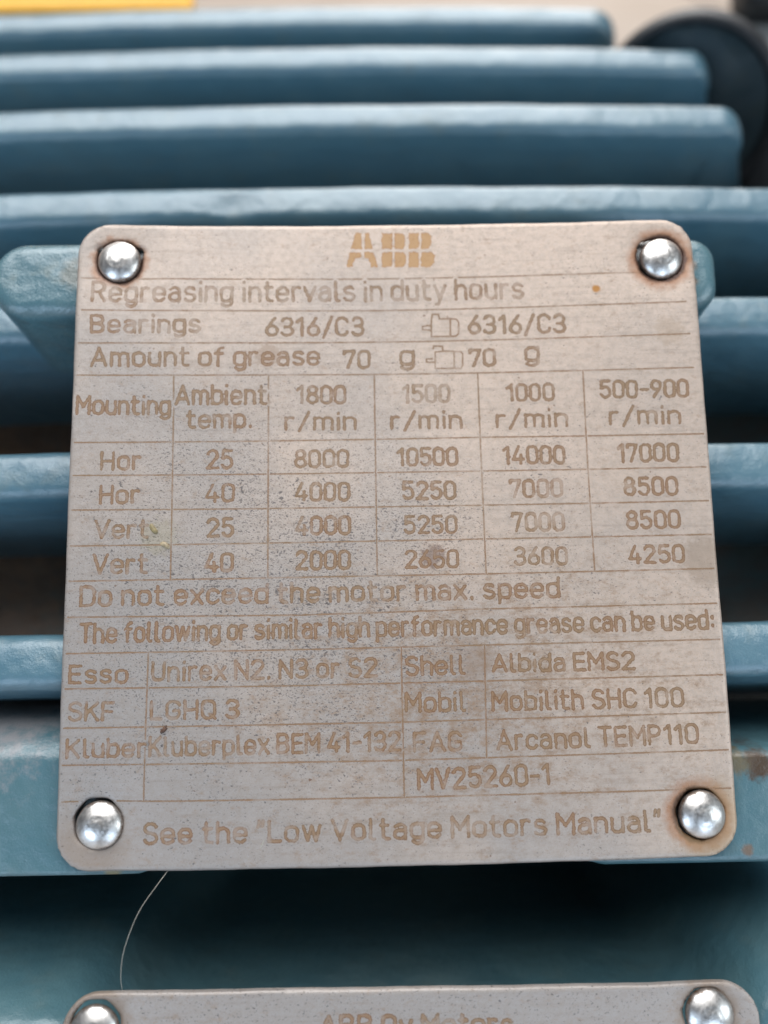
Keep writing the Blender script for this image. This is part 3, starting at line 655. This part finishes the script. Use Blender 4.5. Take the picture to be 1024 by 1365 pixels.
for k in range(3):
    for j in range(48): F.append((1 + k * 48 + j, 1 + (k + 1) * 48 + j, 1 + (k + 1) * 48 + (j + 1) % 48, 1 + k * 48 + (j + 1) % 48))
mesh_obj('mouth_plug', V, F, paint('recess_shade_enamel', base=C(0.014, 0.038, 0.05), coat=0.2, rough=0.5), motor)  # enamel darkened to paint in the shade of the recess

def rbox(name, x0, x1, y0, y1, z0, z1, mat, parent=None, r=0.25, rot=0.0):
    """rounded block in the plate frame"""
    cx, cy = (x0 + x1) / 2, (y0 + y1) / 2; loops = []
    for k in range(5):
        a = math.pi / 2 * k / 4; b = r * (1 - math.sin(a)); loops.append([(p[0], p[1], z1 - r * (1 - math.cos(a))) for p in rrect(x0, x1, y0, y1, r * 1.5, b)])
    loops.append([(p[0], p[1], z0) for p in rrect(x0, x1, y0, y1, r * 1.5, 0)])
    V = [(cx + (p[0] - cx) * math.cos(rot) - (p[1] - cy) * math.sin(rot), cy + (p[0] - cx) * math.sin(rot) + (p[1] - cy) * math.cos(rot), p[2]) for lo in loops for p in lo]
    n = len(loops[0]); F = [tuple(range(n))]
    for i in range(len(loops) - 1):
        for j in range(n): F.append((i * n + j, (i + 1) * n + j, (i + 1) * n + (j + 1) % n, i * n + (j + 1) % n))
    F.append(tuple(range((len(loops) - 1) * n, len(loops) * n))[::-1])
    return mesh_obj(name, V, F, mat, parent)
def single(o, label, cat, group=None):
    o.matrix_world = M; o['label'] = label; o['category'] = cat
    if group: o['group'] = group
    return o
single(rbox('grey_casting', 9.6, 22.0, 11.5, 18.15, -14.0, -11.0, MAT_GREY, r=0.3), 'smooth pale grey machine casting behind the black rimmed mouth at the upper right', 'machine part')
single(rbox('black_cap', 12.1, 15.5, 17.9, 20.5, -11.2, -9.9, MAT_BLACK, r=0.35), 'small black rounded cap in the extreme upper right corner, above the grey casting', 'cap')
single(rbox('yellow_sticker', -16.0, -5.65, 17.45, 20.5, -9.95, -9.75, plain('yellow_vinyl', (0.90, 0.44, 0.02), 0.45, 0, 0.06), r=0.06, rot=0.004), 'bright yellow flat panel at the top left edge, behind the farthest fin', 'sign')

# loose bits lying on the plate and the hair below it
def strand(name, pts, r, mat, label, cat):
    P = [Vector(p) for p in pts]; n = 48; V = []; F = []
    def cr(t):
        t *= len(P) - 1; i = min(int(t), len(P) - 2); f = t - i
        p0, p1, p2, p3 = P[max(i - 1, 0)], P[i], P[i + 1], P[min(i + 2, len(P) - 1)]
        return 0.5 * ((2 * p1) + (p2 - p0) * f + (2 * p0 - 5 * p1 + 4 * p2 - p3) * f * f + (3 * p1 - p0 - 3 * p2 + p3) * f ** 3)
    for k in range(n + 1):
        a = cr(k / n); b = (cr(min(k / n + .01, 1)) - cr(max(k / n - .01, 0))).normalized(); s = b.orthogonal().normalized(); t = b.cross(s)
        rr = r * (0.5 + 0.5 * min(1, 4 * (1 - k / n)))
        for j in range(6): V.append(tuple(a + (s * math.cos(j * math.pi / 3) + t * math.sin(j * math.pi / 3)) * rr))
    for k in range(n):
        for j in range(6): F.append((k * 6 + j, k * 6 + (j + 1) % 6, k * 6 + 6 + (j + 1) % 6, k * 6 + 6 + j))
    return single(mesh_obj(name, V, F, mat), label, cat)
MAT_HAIR = plain('pale_fibre', (0.40, 0.37, 0.31), 0.4, 0, 0.1)
strand('hair', [(-3.30, -4.93, -0.10), (-3.48, -5.16, 0.05), (-3.73, -5.52, 0.10), (-3.93, -6.02, 0.05), (-4.00, -6.40, -0.05), (-3.99, -6.62, -0.10)], 0.0042, MAT_HAIR, 'thin pale hair curving down from the lower left edge of the large plate', 'hair')
strand('fibre', [(-2.10, -4.76, 0.02), (-2.00, -4.68, 0.06), (-1.95, -4.56, 0.06)], 0.008, MAT_HAIR, 'short pale fibre stuck over the last line of lettering, below the Low Voltage words', 'fibre')
def chip(name, x, y, s, h, mat, label, cat, ang=0.0, seed=1):
    r = random.Random(seed); V = []; n = 14; F = []; z0 = float(zp(np.array(x), np.array(y)))
    for k, (q, z) in enumerate(((1.0, 0.0), (0.85, 0.6), (0.45, 1.0))):
        for j in range(n):
            t = 2 * math.pi * j / n; w = q * s * (1 + r.uniform(-.25, .25)); px, py = w * math.cos(t) * 1.6, w * math.sin(t) * 0.7
            V.append((x + px * math.cos(ang) - py * math.sin(ang), y + px * math.sin(ang) + py * math.cos(ang), z0 + z * h + r.uniform(-.2, .2) * h * (k > 0) - 0.004 * (k == 0)))
    for k in range(2):
        for j in range(n): F.append((k * n + j, k * n + (j + 1) % n, (k + 1) * n + (j + 1) % n, (k + 1) * n + j))
    F.append(tuple(range(2 * n, 3 * n)))
    return single(mesh_obj(name, V, F, mat), label, cat)
MAT_FLAKE = plain('straw_flake', (0.27, 0.21, 0.10), 0.5, 0, 0.3, 12.0); MAT_DIRT = plain('brown_dirt', (0.10, 0.05, 0.03), 0.6, 0, 0.3, 20.0)
chip('chaff_flake', -3.68, -0.02, 0.06, 0.02, MAT_FLAKE, 'larger straw coloured flake on the plate, right of the upper Vert', 'flake', -0.9, 3)
chip('chaff_flake', -3.50, -0.27, 0.055, 0.025, plain('pale_flake', (0.40, 0.31, 0.19), 0.4, 0, 0.3, 12.0), 'smaller pale flake on the table rule just above the lower Vert', 'flake', -0.5, 4)
chip('dirt_speck', -3.44, -3.01, 0.045, 0.03, MAT_DIRT, 'dark brown dirt speck on the plate under the letters LGHQ', 'dirt', 0.9, 5)
